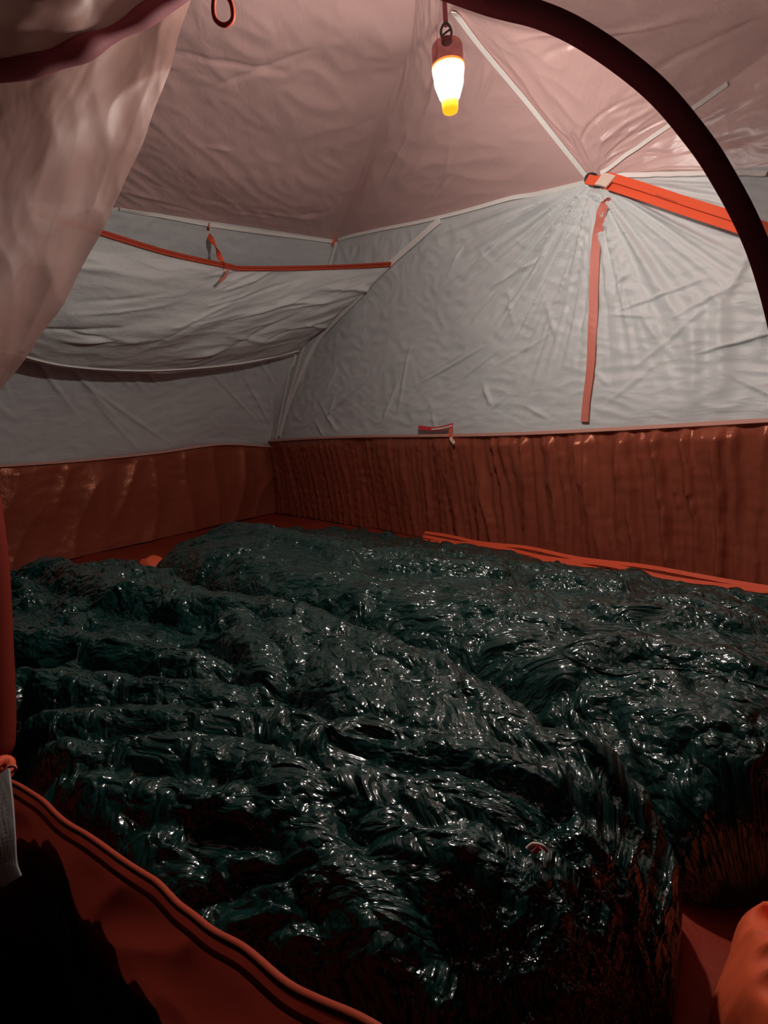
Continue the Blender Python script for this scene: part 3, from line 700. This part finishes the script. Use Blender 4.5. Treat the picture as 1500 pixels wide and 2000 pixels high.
put(tube('sill_zip_cord', thr + np.array([-.002, -.004, -.005]), .0013, M_rust, None, 8), near)
# door edge bundle on the left and its toggle
strip = catmull([at(-30, 960, .50), at(-16, 1100, .485), at(-10, 1250, .47), at(-4, 1380, .455), at(-6, 1460, .445), at(-16, 1500, .44)], 40)
put(tube('door_edge', strip, np.interp(np.linspace(0, 1, 40), [0, .4, .8, 1], [.012, .014, .013, .005]), M_redthin, None, 12), near)
tog = empty('door_tie', at(8, 1500, .43)); tag(tog, 'orange knotted cord with grey webbing tail at the door corner', 'tie')
kn = [at(2, 1506, .43) + np.array([.005*math.cos(t)*(1+.4*math.cos(2*t)), .005*math.sin(2*t), .008*math.sin(t)]) for t in np.linspace(0, 2*np.pi, 30, False)]
put(tube('knot', kn, .0045, M_orange, None, 8, True), tog)
put(tube('loop_cord', catmull([at(16, 1498, .42), at(26, 1496, .42), at(31, 1500, .42), at(26, 1507, .42), at(16, 1507, .42)], 20), .0012, M_orange_fade, None, 8), tog)
put(ribbon('webbing_tail', catmull([at(2, 1512, .39), at(7, 1570, .37), at(10, 1630, .355), at(13, 1690, .345), at(23, 1722, .34)], 30), np.array([.2, -1, .3]), .013, .002, M_grey), tog)

# ================================================================== LOOSE ORANGE THINGS
def mound(name, cx, cy, rx, ry, hz, rot, seed, m, parent, fold=1.0, n=150, nr=60):
    th = np.linspace(0, 2*np.pi, n, False)[None]; rr = np.linspace(0, 1, nr)[:, None]
    wob = 1 + .20*fold*perlin(np.cos(th)*1.6, np.sin(th)*1.6, seed) + .05*fold*np.cos(7*th)
    x = rr*rx*np.cos(th)*wob; y = rr*ry*np.sin(th)*wob
    dome = np.sqrt(np.clip(1-rr**2.2, 0, 1))
    z = hz*dome*(1 + fold*.45*perlin(x*18, y*18, seed+1)) + fold*(.018*ridged(x*16+y*9, y*20, seed+2) + .008*ridged(x*40, y*34+x*18, seed+3))*dome
    c, s_ = math.cos(rot), math.sin(rot)
    V2 = np.stack([cx+c*x-s_*y, cy+s_*x+c*y, np.maximum(z, .0012)], -1).reshape(-1, 3)
    f = gfaces(nr, n, True); f.append([(nr-1)*n+i for i in range(n)][::-1])
    return mesh_obj(name, V2, f, m, parent, uvs=V2[:, :2]*S)
M_bright = fabric('bright_orange_nylon', (.85, .13, .05), .55, .2, [('noise', 40, 1, .4, .4, .006)])
p = atz(1500, 1900, .05)
tag(mound('stuff_sack', p[0]+.03, p[1]-.005, .085, .055, .062, .9, 120, M_bright, None), 'crumpled bright orange stuff sack on the floor by the sleeping bags\' feet', 'stuff sack')
p = atz(296, 1102, .03)
tag(mound('folded_cloth', p[0], p[1], .05, .035, .05, .3, 130, M_bright, None, .3), 'small bright orange cloth on the floor between the sleeping bags\' head ends', 'cloth')
